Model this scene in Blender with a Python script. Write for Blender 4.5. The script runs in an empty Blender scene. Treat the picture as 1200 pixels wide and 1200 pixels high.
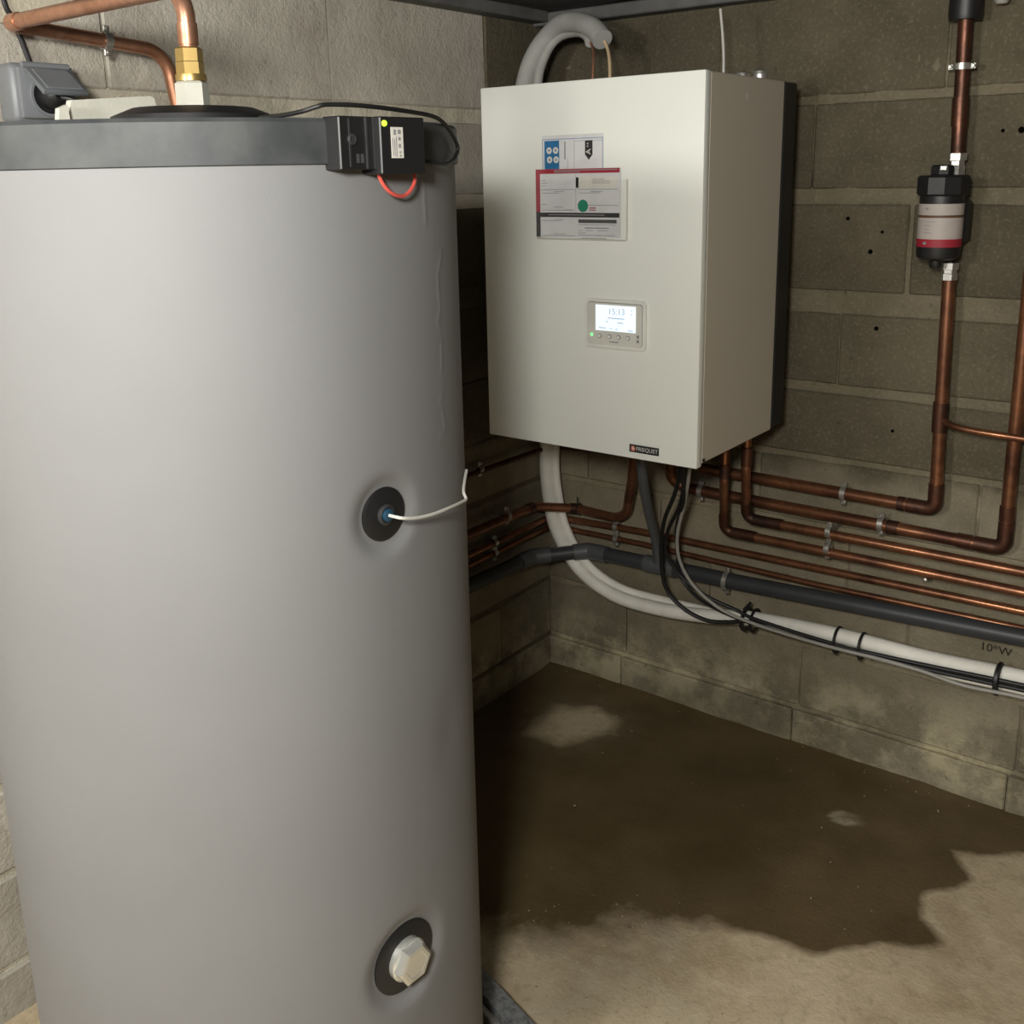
import bpy, bmesh, math, random
from mathutils import Vector, Matrix
random.seed(7)
scene = bpy.context.scene
COL = scene.collection

# ------------------------------------------------------------------ camera, world, light, exposure
CAM = Vector((1.6313, -2.2857, 1.4174))
yaw, pitch, roll = -0.6568, 0.2426, -0.0211
fw = Vector((math.sin(yaw)*math.cos(pitch), math.cos(yaw)*math.cos(pitch), -math.sin(pitch)))
rt = Vector((math.cos(yaw), -math.sin(yaw), 0)); up = rt.cross(fw)
c_, s_ = math.cos(roll), math.sin(roll)
rt, up = rt*c_ + up*s_, up*c_ - rt*s_
cd = bpy.data.cameras.new('camera'); cam = bpy.data.objects.new('camera', cd); COL.objects.link(cam)
m = Matrix((rt, up, -fw)).transposed().to_4x4(); m.translation = CAM
cam.matrix_world = m
cd.sensor_width = 36; cd.lens = 36*1199.7/1200; cd.shift_y = -100/1200; cd.clip_start = 0.05
scene.camera = cam

world = bpy.data.worlds.new('world'); scene.world = world; world.use_nodes = True
world.node_tree.nodes['Background'].inputs[0].default_value = (0.9, 0.95, 1.0, 1)
world.node_tree.nodes['Background'].inputs[1].default_value = 0.0015

def point_light(name, loc, power, radius, color):
    l = bpy.data.lights.new(name, 'POINT'); l.energy = power; l.shadow_soft_size = radius; l.color = color
    o = bpy.data.objects.new(name, l); COL.objects.link(o); o.location = loc
    return o
# ceiling bulb behind the photographer, plus an unseen light added for the tank's left
point_light('ceiling_bulb', (1.58, -2.58, 1.665), 112, 0.11, (1.0, 0.98, 0.925))
point_light('left_fill_light', (0.72, -3.15, 1.66), 92, 0.16, (1.0, 0.98, 0.925))
vs = scene.view_settings
vs.view_transform = 'Standard'; vs.look = 'None'; vs.exposure = 0.0; vs.gamma = 1.0; vs.use_curve_mapping = False

# ------------------------------------------------------------------ materials
def nodes_of(name):
    mt = bpy.data.materials.new(name); mt.use_nodes = True
    nt = mt.node_tree; return mt, nt, nt.nodes, nt.links, nt.nodes['Principled BSDF']
def noise(N, L, vec, scale, detail=4, rough=0.55):
    n = N.new('ShaderNodeTexNoise'); n.inputs['Scale'].default_value = scale
    n.inputs['Detail'].default_value = detail; n.inputs['Roughness'].default_value = rough
    L.new(vec, n.inputs['Vector']); return n.outputs['Fac']
def mapr(N, L, val, a, b, c=0.0, d=1.0):
    n = N.new('ShaderNodeMapRange'); L.new(val, n.inputs['Value'])
    for k, v in zip(('From Min', 'From Max', 'To Min', 'To Max'), (a, b, c, d)): n.inputs[k].default_value = v
    return n.outputs['Result']
def mix(N, L, fac, a, b, mode='MIX'):
    n = N.new('ShaderNodeMix'); n.data_type = 'RGBA'; n.blend_type = mode
    if isinstance(fac, float): n.inputs[0].default_value = fac
    else: L.new(fac, n.inputs[0])
    for i, v in ((6, a), (7, b)):
        if isinstance(v, tuple): n.inputs[i].default_value = (*v, 1)
        else: L.new(v, n.inputs[i])
    return n.outputs[2]
def math_n(N, L, op, a, b=None):
    n = N.new('ShaderNodeMath'); n.operation = op
    for i, v in ((0, a), (1, b)):
        if v is None: continue
        if isinstance(v, (int, float)): n.inputs[i].default_value = v
        else: L.new(v, n.inputs[i])
    return n.outputs[0]
def bump(N, L, B, h, strength, dist=0.004):
    n = N.new('ShaderNodeBump'); n.inputs['Strength'].default_value = strength; n.inputs['Distance'].default_value = dist
    L.new(h, n.inputs['Height']); L.new(n.outputs['Normal'], B.inputs['Normal'])

def mat(name, col, rough=0.5, metal=0.0, col2=None, nscale=20, lo=0.4, hi=0.65, bscale=None, bstr=0.2, spec=0.5, emit=None):
    mt, nt, N, L, B = nodes_of(name)
    B.inputs['Base Color'].default_value = (*col, 1); B.inputs['Roughness'].default_value = rough
    B.inputs['Metallic'].default_value = metal; B.inputs['Specular IOR Level'].default_value = spec
    tc = N.new('ShaderNodeTexCoord').outputs['Object']
    c2 = col2 or tuple(v*0.9 for v in col)
    f = mapr(N, L, noise(N, L, tc, nscale, 5), lo, hi)
    L.new(mix(N, L, f, col, c2), B.inputs['Base Color'])
    if bscale: bump(N, L, B, noise(N, L, tc, bscale, 3), bstr, 0.002)
    if emit:
        B.inputs['Emission Color'].default_value = (*emit[:3], 1); B.inputs['Emission Strength'].default_value = emit[3]
    return mt

def masonry(name, dark, light, low_dark=None, low_light=None, low_z=0.735, efflo=0.0, bstr=0.9, corner=None):
    """grey concrete: cloudy tone, coarse grain, optional paler lower part and lime bloom near the floor"""
    mt, nt, N, L, B = nodes_of(name)
    g = N.new('ShaderNodeNewGeometry').outputs['Position']
    info = N.new('ShaderNodeObjectInfo').outputs['Random']
    cloud = noise(N, L, g, 5.5, 8, 0.62); grain = noise(N, L, g, 130, 3, 0.7); pits = noise(N, L, g, 48, 5, 0.75)
    f = mapr(N, L, cloud, 0.33, 0.68)
    col = mix(N, L, f, dark, light)
    sep = N.new('ShaderNodeSeparateXYZ'); L.new(g, sep.inputs[0])
    if low_dark:
        lowc = mix(N, L, f, low_dark, low_light)
        edge = math_n(N, L, 'ADD', sep.outputs['Z'], mapr(N, L, noise(N, L, g, 4.0, 5), 0, 1, -0.10, 0.10))
        col = mix(N, L, mapr(N, L, edge, low_z-0.02, low_z+0.02), lowc, col)
    if corner:  # mortar by the room corner darkened too, shade put into its colour
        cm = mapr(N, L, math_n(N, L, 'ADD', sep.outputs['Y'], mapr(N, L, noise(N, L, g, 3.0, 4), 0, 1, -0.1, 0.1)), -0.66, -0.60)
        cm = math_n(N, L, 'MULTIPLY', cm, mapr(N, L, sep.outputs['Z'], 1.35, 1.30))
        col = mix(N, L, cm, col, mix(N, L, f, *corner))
    if efflo:
        w = noise(N, L, g, 7.5, 7, 0.68)
        zz = mapr(N, L, math_n(N, L, 'ABSOLUTE', math_n(N, L, 'SUBTRACT', sep.outputs['Z'], 0.085)), 0.02, 0.17, 1.0, 0.0)
        e = math_n(N, L, 'MULTIPLY', mapr(N, L, w, 0.44, 0.60), zz)
        col = mix(N, L, math_n(N, L, 'MULTIPLY', e, efflo), col, (0.52, 0.46, 0.30))
    tone = mapr(N, L, info, 0, 1, 0.86, 1.12)
    hs = N.new('ShaderNodeHueSaturation'); L.new(col, hs.inputs['Color']); L.new(tone, hs.inputs['Value'])
    sp = mix(N, L, mapr(N, L, grain, 0.52, 0.78, 0, 0.16), hs.outputs[0], (0.55, 0.50, 0.40))
    sp = mix(N, L, mapr(N, L, pits, 0.24, 0.40, 0.75, 0.0), sp, tuple(v*0.35 for v in dark))
    L.new(sp, B.inputs['Base Color']); B.inputs['Roughness'].default_value = 0.92
    B.inputs['Specular IOR Level'].default_value = 0.2
    h = math_n(N, L, 'ADD', math_n(N, L, 'MULTIPLY', grain, 0.5), pits)
    bump(N, L, B, h, bstr, 0.004)
    return mt

M_BLOCK_L = masonry('concrete_block_pale', (0.33, 0.30, 0.25), (0.50, 0.465, 0.40))
M_BLOCK_R = masonry('concrete_block_damp_shade', (0.080, 0.068, 0.044), (0.122, 0.105, 0.070), (0.165, 0.142, 0.094), (0.26, 0.226, 0.158), efflo=0.75)  # damp right wall; also serves the painted shade in the left wall's corner
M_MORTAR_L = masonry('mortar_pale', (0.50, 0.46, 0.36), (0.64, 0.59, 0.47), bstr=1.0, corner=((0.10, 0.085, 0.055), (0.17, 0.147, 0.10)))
M_MORTAR_R = masonry('mortar_damp', (0.125, 0.107, 0.07), (0.185, 0.16, 0.108), (0.18, 0.153, 0.10), (0.27, 0.235, 0.16), efflo=0.8, bstr=1.0)
M_PLASTER = masonry('cream_plaster', (0.52, 0.47, 0.36), (0.66, 0.60, 0.47), bstr=0.7)
M_CEIL = mat('dark_ceiling_film', (0.045, 0.045, 0.045), 0.7, col2=(0.085, 0.085, 0.082), nscale=6, bscale=9, bstr=0.6)
M_BATTEN = mat('grey_batten', (0.13, 0.13, 0.125), 0.7, col2=(0.085, 0.085, 0.08), nscale=12, bscale=40)
M_COPPER = None
def copper(name, base, dark, rough=0.34, lo=0.42, hi=0.62, nscale=11):
    mt, nt, N, L, B = nodes_of(name)
    g = N.new('ShaderNodeNewGeometry').outputs['Position']
    f = mapr(N, L, noise(N, L, g, nscale, 6, 0.6), lo, hi)
    f2 = mapr(N, L, noise(N, L, g, 90, 3), 0.5, 0.8, 0, 0.35)
    c = mix(N, L, f, base, dark); c = mix(N, L, f2, c, tuple(v*0.5 for v in dark))
    L.new(c, B.inputs['Base Color']); B.inputs['Metallic'].default_value = 0.78
    L.new(mapr(N, L, f, 0, 1, rough, rough+0.16), B.inputs['Roughness'])
    return mt
M_COPPER = copper('copper_brown', (0.37, 0.165, 0.085), (0.105, 0.045, 0.028), 0.27, 0.36, 0.66, 9)
M_COPPER_PINK = copper('copper_pink', (0.62, 0.33, 0.22), (0.40, 0.19, 0.11), 0.3)
M_COPPER_DARK = copper('copper_tarnished', (0.135, 0.058, 0.036), (0.050, 0.029, 0.023), 0.38)
M_BRASS = mat('brass', (0.52, 0.36, 0.13), 0.34, 0.8)
M_BARE = mat('bare_copper_tube', (0.75, 0.55, 0.34), 0.35, 0.3)
M_NUT = mat('white_nut', (0.50, 0.49, 0.42), 0.5)
M_HOLE = mat('hole_black', (0.004, 0.004, 0.003), 0.95, spec=0.0)
M_FILTER_LABEL = mat('filter_label', (0.42, 0.37, 0.34), 0.6)
M_STENCIL = mat('stencil_ink', (0.035, 0.03, 0.022), 0.9, spec=0.1)
M_CHROME = mat('zinc_plated_steel', (0.58, 0.57, 0.53), 0.36, 0.8, col2=(0.42, 0.41, 0.38), nscale=60)
M_NICKEL = mat('nickel_plug', (0.80, 0.80, 0.74), 0.25, 0.7)
M_TANK = mat('silver_foil_jacket', (0.238, 0.239, 0.240), 0.75, 0.35, col2=(0.226, 0.227, 0.228), nscale=3.5, bscale=420, bstr=0.08)
M_BAND = mat('dark_plastic_band', (0.030, 0.034, 0.036), 0.56, col2=(0.055, 0.058, 0.058), nscale=22)
M_BLACK = mat('black_plastic', (0.011, 0.011, 0.012), 0.45)
M_BLACK2 = mat('black_plastic_ridge', (0.030, 0.030, 0.031), 0.5)
M_BLACK_CABLE = mat('black_cable', (0.010, 0.010, 0.010), 0.5)
M_WHITE = mat('white_enamel', (0.73, 0.745, 0.69), 0.45, col2=(0.71, 0.725, 0.67), nscale=2)
M_SIDE = mat('casing_enamel', (0.50, 0.455, 0.375), 0.5, col2=(0.48, 0.435, 0.36), nscale=2)  # casing set darker and warmer than the front panel
M_PANEL = mat('panel_plastic', (0.72, 0.725, 0.665), 0.4)
M_PANEL2 = mat('panel_plastic_inner', (0.62, 0.61, 0.55), 0.4)
M_PAPER = mat('paper', (0.60, 0.60, 0.60), 0.6)
M_PAPER_W = mat('sticker_white', (0.62, 0.60, 0.54), 0.55)
M_INK = mat('black_ink', (0.015, 0.015, 0.016), 0.6)
M_INK_GREY = mat('grey_ink', (0.24, 0.24, 0.25), 0.6)
M_INK_DARKGREY = mat('dark_grey_ink', (0.055, 0.055, 0.06), 0.6)
M_RED_INK = mat('crimson_ink', (0.30, 0.014, 0.03), 0.6)
M_BLUE_INK = mat('blue_ink', (0.012, 0.13, 0.30), 0.6)
M_GREEN_INK = mat('green_ink', (0.0, 0.20, 0.11), 0.6)
M_BROWN_INK = mat('brown_ink', (0.10, 0.045, 0.02), 0.6)
M_ORANGE = mat('orange_emblem', (0.60, 0.16, 0.08), 0.5)
M_LOGO_TXT = mat('badge_lettering', (0.55, 0.55, 0.50), 0.5)
M_SCREEN = mat('lit_screen', (0.7, 0.8, 0.9), 0.3, emit=(0.80, 0.91, 1.0, 0.75))
M_DIGIT = mat('screen_digits', (0.25, 0.33, 0.45), 0.4, emit=(0.45, 0.56, 0.70, 0.45))
M_LED_G = mat('green_led', (0.2, 0.8, 0.3), 0.3, emit=(0.25, 1.0, 0.35, 0.8))
M_LED_Y = mat('yellow_green_led', (0.5, 0.8, 0.05), 0.3, emit=(0.55, 0.95, 0.06, 0.9))
M_REDWIRE = mat('red_wire', (0.60, 0.09, 0.07), 0.4)
M_FOAM = mat('white_pipe_foam', (0.84, 0.82, 0.74), 0.7, col2=(0.74, 0.72, 0.64), nscale=16, bscale=120)
M_GREYTUBE = mat('grey_foam_sleeve', (0.40, 0.40, 0.37), 0.7, col2=(0.33, 0.33, 0.31), nscale=14)
M_PVC = mat('dark_grey_pvc', (0.040, 0.043, 0.047), 0.45, col2=(0.033, 0.035, 0.039), nscale=8)
M_PVC2 = mat('grey_pvc_fitting', (0.085, 0.09, 0.095), 0.45)
M_GREYCABLE = mat('grey_cable', (0.33, 0.32, 0.29), 0.5)
M_WHITECABLE = mat('white_cable', (0.58, 0.57, 0.52), 0.45)
M_SOCKET = mat('grey_socket_plastic', (0.185, 0.195, 0.207), 0.4)
M_SOCKET2 = mat('grey_socket_lid', (0.135, 0.147, 0.157), 0.4)
M_POLY = mat('white_polystyrene', (0.66, 0.65, 0.56), 0.8, bscale=180)
M_ZINC = mat('galvanised_steel', (0.34, 0.35, 0.36), 0.5, 0.5, col2=(0.17, 0.175, 0.18), nscale=110)
M_BLUE_PLUG = mat('blue_sensor_tip', (0.016, 0.055, 0.095), 0.4)

def floor_material():
    mt, nt, N, L, B = nodes_of('damp_concrete_floor')
    g = N.new('ShaderNodeNewGeometry').outputs['Position']
    a = N.new('ShaderNodeAttribute'); a.attribute_name = 'wet'
    pt = N.new('ShaderNodeAttribute'); pt.attribute_name = 'lime'
    n1 = noise(N, L, g, 16, 6, 0.62); n2 = noise(N, L, g, 5, 6, 0.6); gr = noise(N, L, g, 120, 4, 0.7)
    wet = math_n(N, L, 'ADD', a.outputs['Fac'], mapr(N, L, n1, 0, 1, -0.22, 0.22))
    wet = mapr(N, L, wet, 0.38, 0.62)
    dry = mix(N, L, mapr(N, L, n2, 0.35, 0.65), (0.37, 0.29, 0.18), (0.56, 0.46, 0.315))
    dry = mix(N, L, mapr(N, L, n1, 0.50, 0.70, 0, 0.45), dry, (0.62, 0.53, 0.37))
    dry = mix(N, L, mapr(N, L, noise(N, L, g, 42, 5, 0.7), 0.52, 0.72, 0, 0.5), dry, (0.27, 0.21, 0.13))
    wetc = mix(N, L, mapr(N, L, n2, 0.35, 0.65), (0.090, 0.062, 0.026), (0.130, 0.092, 0.044))
    c = mix(N, L, wet, dry, wetc)
    lf = math_n(N, L, 'MULTIPLY', pt.outputs['Fac'], mapr(N, L, n1, 0.38, 0.60, 0.25, 1.0))
    c = mix(N, L, lf, c, (0.40, 0.35, 0.25))
    L.new(c, B.inputs['Base Color'])
    L.new(mapr(N, L, wet, 0, 1, 0.9, 0.62), B.inputs['Roughness'])
    B.inputs['Specular IOR Level'].default_value = 0.3
    bump(N, L, B, math_n(N, L, 'ADD', gr, n1), 0.5, 0.004)
    return mt
M_FLOOR = floor_material()

# ------------------------------------------------------------------ mesh helpers
class MB:
    def __init__(s): s.v = []; s.f = []; s.sm = []
    def add(s, vs, fs, smooth=False):
        o = len(s.v); s.v += [Vector(x) for x in vs]; s.f += [tuple(i+o for i in f) for f in fs]; s.sm += [smooth]*len(fs)
        return s
    def box(s, c, size, bev=0.0, ax=None, seg=1):
        bm = bmesh.new(); bmesh.ops.create_cube(bm, size=1.0)
        for v in bm.verts: v.co = Vector((v.co.x*size[0], v.co.y*size[1], v.co.z*size[2]))
        if bev: bmesh.ops.bevel(bm, geom=bm.edges[:], offset=bev, segments=seg, affect='EDGES', profile=0.5)
        bm.verts.index_update()
        A = ax or (Vector((1, 0, 0)), Vector((0, 1, 0)), Vector((0, 0, 1)))
        vs = [Vector(c)+A[0]*v.co.x+A[1]*v.co.y+A[2]*v.co.z for v in bm.verts]
        fs = [tuple(v.index for v in f.verts) for f in bm.faces]; bm.free()
        return s.add(vs, fs, bev > 0 and seg > 1)
    def tube(s, path, r, n=12, caps=True):
        P = [Vector(p) for p in path]; k = len(P)
        R = r if isinstance(r, (list, tuple)) else [r]*k
        T = []
        for i in range(k):
            d = (P[min(i+1, k-1)]-P[max(i-1, 0)]); T.append(d.normalized())
        a = Vector((0, 0, 1)) if abs(T[0].z) < 0.9 else Vector((1, 0, 0))
        u = (a-T[0]*a.dot(T[0])).normalized(); vs = []; fs = []
        for i in range(k):
            u = (u-T[i]*u.dot(T[i])).normalized(); w = T[i].cross(u)
            for j in range(n):
                t = 2*math.pi*j/n; vs.append(P[i]+(u*math.cos(t)+w*math.sin(t))*R[i])
        for i in range(k-1):
            for j in range(n): fs.append((i*n+j, i*n+(j+1) % n, (i+1)*n+(j+1) % n, (i+1)*n+j))
        s.add(vs, fs, True)
        if caps:
            s.add(vs[:n], [tuple(reversed(range(n)))]); s.add(vs[-n:], [tuple(range(n))])
        return s
    def lathe(s, c, prof, n=24, ax=None, capb=True, capt=True, smooth=True):
        """prof: (radius, height) pairs along axis ax (x,y,z frame)"""
        A = ax or (Vector((1, 0, 0)), Vector((0, 1, 0)), Vector((0, 0, 1))); c = Vector(c)
        vs = [c+A[2]*h+(A[0]*math.cos(2*math.pi*j/n)+A[1]*math.sin(2*math.pi*j/n))*r for r, h in prof for j in range(n)]
        fs = [(i*n+j, i*n+(j+1) % n, (i+1)*n+(j+1) % n, (i+1)*n+j) for i in range(len(prof)-1) for j in range(n)]
        if capb: fs.append(tuple(reversed(range(n))))
        if capt: fs.append(tuple(range((len(prof)-1)*n, len(prof)*n)))
        return s.add(vs, fs, smooth)
    def prism(s, pts, depth):
        """pts: coplanar outline of 3D points; depth: extrusion vector"""
        n = len(pts); d = Vector(depth); a = [Vector(p) for p in pts]; b = [p+d for p in a]
        return s.add(a+b, [tuple(reversed(range(n))), tuple(range(n, 2*n))]+[(i, (i+1) % n, n+(i+1) % n, n+i) for i in range(n)])
    def build(s, name, material, parent=None, sharp=35):
        base = Vector((0, 0, 0)); p = parent
        while p is not None: base = base+p.location; p = p.parent
        me = bpy.data.meshes.new(name); me.from_pydata([v-base for v in s.v], [], s.f); me.validate()
        bm = bmesh.new(); bm.from_mesh(me); bmesh.ops.recalc_face_normals(bm, faces=bm.faces[:]); bm.to_mesh(me); bm.free()
        if any(s.sm):
            me.polygons.foreach_set('use_smooth', [True]*len(me.polygons)); me.set_sharp_from_angle(angle=math.radians(sharp))
        me.materials.append(material)
        o = bpy.data.objects.new(name, me); COL.objects.link(o); o.parent = parent
        return o

def thing(name, label, cat, loc=(0, 0, 0), group=None):
    o = bpy.data.objects.new(name, None); COL.objects.link(o); o.location = loc; o.empty_display_size = 0.05
    return tag(o, label, cat, group)
def tag(o, label, cat, group=None):
    o['label'] = label; o['category'] = cat
    if group: o['group'] = group
    return o
def struct(o): o['kind'] = 'structure'; return o

def fillet(pts, rad, seg=7):
    """round the inner corners of a polyline"""
    P = [Vector(p) for p in pts]; out = [P[0]]
    R = rad if isinstance(rad, (list, tuple)) else [rad]*(len(P)-2)
    for i in range(1, len(P)-1):
        a, b, c = P[i-1], P[i], P[i+1]; d1 = (a-b).normalized(); d2 = (c-b).normalized()
        ang = d1.angle(d2)
        if ang > 3.05 or R[i-1] <= 0: out.append(b); continue
        t = min(R[i-1]/math.tan(ang/2), 0.48*(a-b).length, 0.48*(c-b).length); r = t*math.tan(ang/2)
        cen = b+(d1+d2).normalized()*(r/math.sin(ang/2)); p0 = b+d1*t; p1 = b+d2*t
        u = p0-cen; w = p1-cen; om = u.angle(w)
        for k in range(seg+1):
            q = k/seg; out.append(cen+(u*math.sin((1-q)*om)+w*math.sin(q*om))/math.sin(om))
    out.append(P[-1]); return out
def spline(pts, sub=8):
    """Catmull-Rom through the points"""
    P = [Vector(p) for p in pts]; out = []
    for i in range(len(P)-1):
        a, b, c, d = P[max(i-1, 0)], P[i], P[i+1], P[min(i+2, len(P)-1)]
        for k in range(sub):
            t = k/sub
            out.append(0.5*((2*b)+(c-a)*t+(2*a-5*b+4*c-d)*t*t+(3*b-a-3*c+d)*t**3))
    out.append(P[-1]); return out
def text_mb(body, origin, size, ux, uy, depth=0.0004, squeeze=1.0):
    cu = bpy.data.curves.new('lettering', 'FONT'); cu.body = body; cu.size = size; cu.extrude = depth/2; cu.resolution_u = 3
    cu.align_x = 'CENTER'; cu.align_y = 'CENTER'
    o = bpy.data.objects.new('lettering', cu); COL.objects.link(o)
    dg = bpy.context.evaluated_depsgraph_get(); me = bpy.data.meshes.new_from_object(o.evaluated_get(dg))
    ux = Vector(ux); uy = Vector(uy); uz = ux.cross(uy)
    mb = MB().add([Vector(origin)+ux*v.co.x*squeeze+uy*v.co.y+uz*v.co.z for v in me.vertices], [tuple(p.vertices) for p in me.polygons])
    bpy.data.objects.remove(o); bpy.data.meshes.remove(me); bpy.data.curves.remove(cu)
    return mb
def hash3(x, y, z):
    v = math.sin(x*127.1+y*311.7+z*74.7)*43758.5453; return v-math.floor(v)
from mathutils import noise as mnoise

# ------------------------------------------------------------------ the setting: floor
def poly_sd(p, poly):
    """signed distance to polygon, positive inside"""
    x, y = p; ins = False; d = 1e9; n = len(poly)
    for i in range(n):
        x1, y1 = poly[i]; x2, y2 = poly[(i+1) % n]
        if (y1 > y) != (y2 > y) and x < (x2-x1)*(y-y1)/(y2-y1)+x1: ins = not ins
        dx, dy = x2-x1, y2-y1; t = max(0, min(1, ((x-x1)*dx+(y-y1)*dy)/(dx*dx+dy*dy)))
        d = min(d, math.hypot(x-x1-t*dx, y-y1-t*dy))
    return d if ins else -d
WET = [(1.9, 0.1), (1.9, 0.0), (1.326, -0.149), (1.256, -0.21), (1.199, -0.223), (1.225, -0.26), (1.262, -0.296), (1.239, -0.343), (1.195, -0.391),
       (1.205, -0.47), (1.265, -0.51), (1.252, -0.53), (1.178, -0.577), (1.118, -0.634), (1.071, -0.682), (0.989, -0.687), (0.881, -0.722),
       (0.788, -0.79), (0.72, -0.868), (0.653, -0.95), (0.50, -1.0), (0.1, -0.9), (-0.2, -0.6), (-0.2, 0.1)]
PALE = [(0.16, -0.40), (0.30, -0.37), (0.385, -0.235), (0.35, -0.15), (0.24, -0.14), (0.14, -0.20)]
def build_floor():
    def axis(a, b, fa, fb, fine, coarse):
        out = []; x = a
        while x < b-1e-6:
            out.append(x); x += fine if fa <= x < fb else coarse
        out.append(b); return out
    xs = axis(-0.2, 3.6, 0.0, 1.75, 0.0125, 0.2); ys = axis(-4.0, 0.2, -1.35, 0.0, 0.0125, 0.2)
    vs = []; wet = []; lime = []
    for y in ys:
        for x in xs:
            z = 0.006*mnoise.noise((x*2.3, y*2.3, 0)) + 0.0025*mnoise.noise((x*9, y*9, 3))-0.004
            e = -y-0.012*mnoise.noise((x*12, 0, 1))
            if e < 0.05: z += 0.012*(1-max(e, 0)/0.05)*(0.4+0.6*mnoise.noise((x*7, y*7, 8)))
            vs.append((x, y, z))
            d = poly_sd((x, y), WET); soft = 0.04 if x > 0.95 else 0.04+0.16*min(1, (0.95-x)/0.2)
            w = max(0, min(1, 0.5+d/soft*0.5))
            dp = poly_sd((x, y), PALE)
            pl = max(0, min(1, 0.5+dp/0.07*0.5)); wet.append(w*(1-0.75*pl)); l = 0.25*pl
            r2 = math.hypot((x-0.977)/0.030, (y+0.243)/0.020)
            if r2 < 1.3: l = max(l, min(1, (1.3-r2)/0.3))
            fx = min(0.8, 1.5*max(0, 0.6*mnoise.noise((x*9, y*9, 20))+0.45-abs(x-0.84)*1.8-abs(y+0.99)*2.2))
            lime.append(max(l, fx))
    nx = len(xs); fs = [(j*nx+i, j*nx+i+1, (j+1)*nx+i+1, (j+1)*nx+i) for j in range(len(ys)-1) for i in range(nx-1)]
    me = bpy.data.meshes.new('floor'); me.from_pydata(vs, [], fs)
    for nm, dat in (('wet', wet), ('lime', lime)):
        at = me.attributes.new(nm, 'FLOAT', 'POINT'); at.data.foreach_set('value', dat)
    me.polygons.foreach_set('use_smooth', [True]*len(me.polygons)); me.materials.append(M_FLOOR)
    o = bpy.data.objects.new('floor', me); COL.objects.link(o); struct(o)
build_floor()

# walls: an uneven mortar bed, every block a piece of its own
COURSES = [(-0.03, 0.083), (0.096, 0.258), (0.272, 0.418), (0.432, 0.574), (0.588, 0.742), (0.757, 0.907), (0.930, 1.094), (1.145, 1.336), (1.369, 1.551), (1.569, 1.80)]
RJ = [0.75, 0.257, 0.509, 0.36, 0.13, 0.552, 0.310, 0.450, 0.226, 0.500]      # one joint of each course along the right wall
LJ = [0.45, 0.238, 0.49, 0.30, 0.05, 0.42, 0.18, 0.47, 0.50, 0.247]           # the same along the left wall (distance from the corner)
BMESH = {}
def block_mesh(l, h, material, key):
    k = (round(l, 3), round(h, 3), key)
    if k not in BMESH:
        mb = MB().box((0, 0, 0), (l, 0.10, h), 0.0035)
        me = bpy.data.meshes.new('block'); me.from_pydata(mb.v, [], mb.f); me.materials.append(material); BMESH[k] = me
    return BMESH[k]
def block_wall(name, side, length, joints, m_mortar, m_block, end=0.0):
    # mortar bed: grid, local u along the wall, w = outwards from the wall
    step = 0.0125; nu = int(length/step); nz = int(1.84/step); vs = []; fs = []
    for j in range(nz+1):
        for i in range(nu+1):
            u = -0.02+i*(length+0.02)/nu; z = -0.04+j*1.84/nz
            w = -0.0055+0.0055*mnoise.noise((u*14, z*14, 5 if side == 'R' else 40))+0.003*mnoise.noise((u*45, z*45, 2))
            vs.append((u, -w, z) if side == 'R' else (w, -u, z))
    for j in range(nz):
        for i in range(nu):
            q = (j*(nu+1)+i, j*(nu+1)+i+1, (j+1)*(nu+1)+i+1, (j+1)*(nu+1)+i)
            fs.append(q if side == 'R' else tuple(reversed(q)))
    n0 = len(vs)     # solid back so that the wall has thickness
    for (u, z) in ((0, -0.04), (length, -0.04), (length, 1.80), (0, 1.80)): vs.append((u, 0.2, z) if side == 'R' else (-0.2, -u, z))
    fs.append((n0+3, n0+2, n0+1, n0) if side == 'R' else (n0, n0+1, n0+2, n0+3))
    me = bpy.data.meshes.new(name); me.from_pydata(vs, [], fs); me.materials.append(m_mortar)
    me.polygons.foreach_set('use_smooth', [True]*len(me.polygons))
    wall = bpy.data.objects.new(name, me); COL.objects.link(wall); struct(wall)
    for ci, (z0, z1) in enumerate(COURSES):
        if side == 'L' and ci == 8: z1 = 1.536
        j = joints[ci]
        while j > 0.06: j -= 0.506
        cuts = [-0.002]; j += 0.506
        while j < length: cuts.append(j); j += 0.506
        cuts.append(length)
        for a, b in zip(cuts, cuts[1:]):
            if b-a < 0.03: continue
            g = 0.0025 if ci != 7 else 0.010
            l = b-a-g; h = z1-z0
            out = random.uniform(-0.0015, 0.002)+(random.uniform(0.008, 0.014) if side == 'R' and ci == 0 else 0)
            darkened = side == 'L' and (((a+b)/2 < 0.26 and ci != 8) or ((a+b)/2 < 0.62 and ci < 7))  # darker blocks at the corner; below, shade behind the tank put into their colour
            o = bpy.data.objects.new('block', block_mesh(l, h, M_BLOCK_R if darkened else m_block, name+str(darkened))); COL.objects.link(o); o.parent = wall
            if side == 'R': o.location = ((a+b)/2, 0.05-out, (z0+z1)/2); o.rotation_euler = (random.uniform(-.004, .004), random.uniform(-.003, .003), random.uniform(-.003, .003))
            else: o.location = (-0.05+out, -(a+b)/2, (z0+z1)/2); o.rotation_euler = (0, random.uniform(-.004, .004), -math.pi/2+random.uniform(-.003, .003))
    return wall
wall_r = block_wall('wall_right', 'R', 3.6, RJ, M_MORTAR_R, M_BLOCK_R)
wall_l = block_wall('wall_left', 'L', 4.0, LJ, M_MORTAR_L, M_BLOCK_L)
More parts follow.
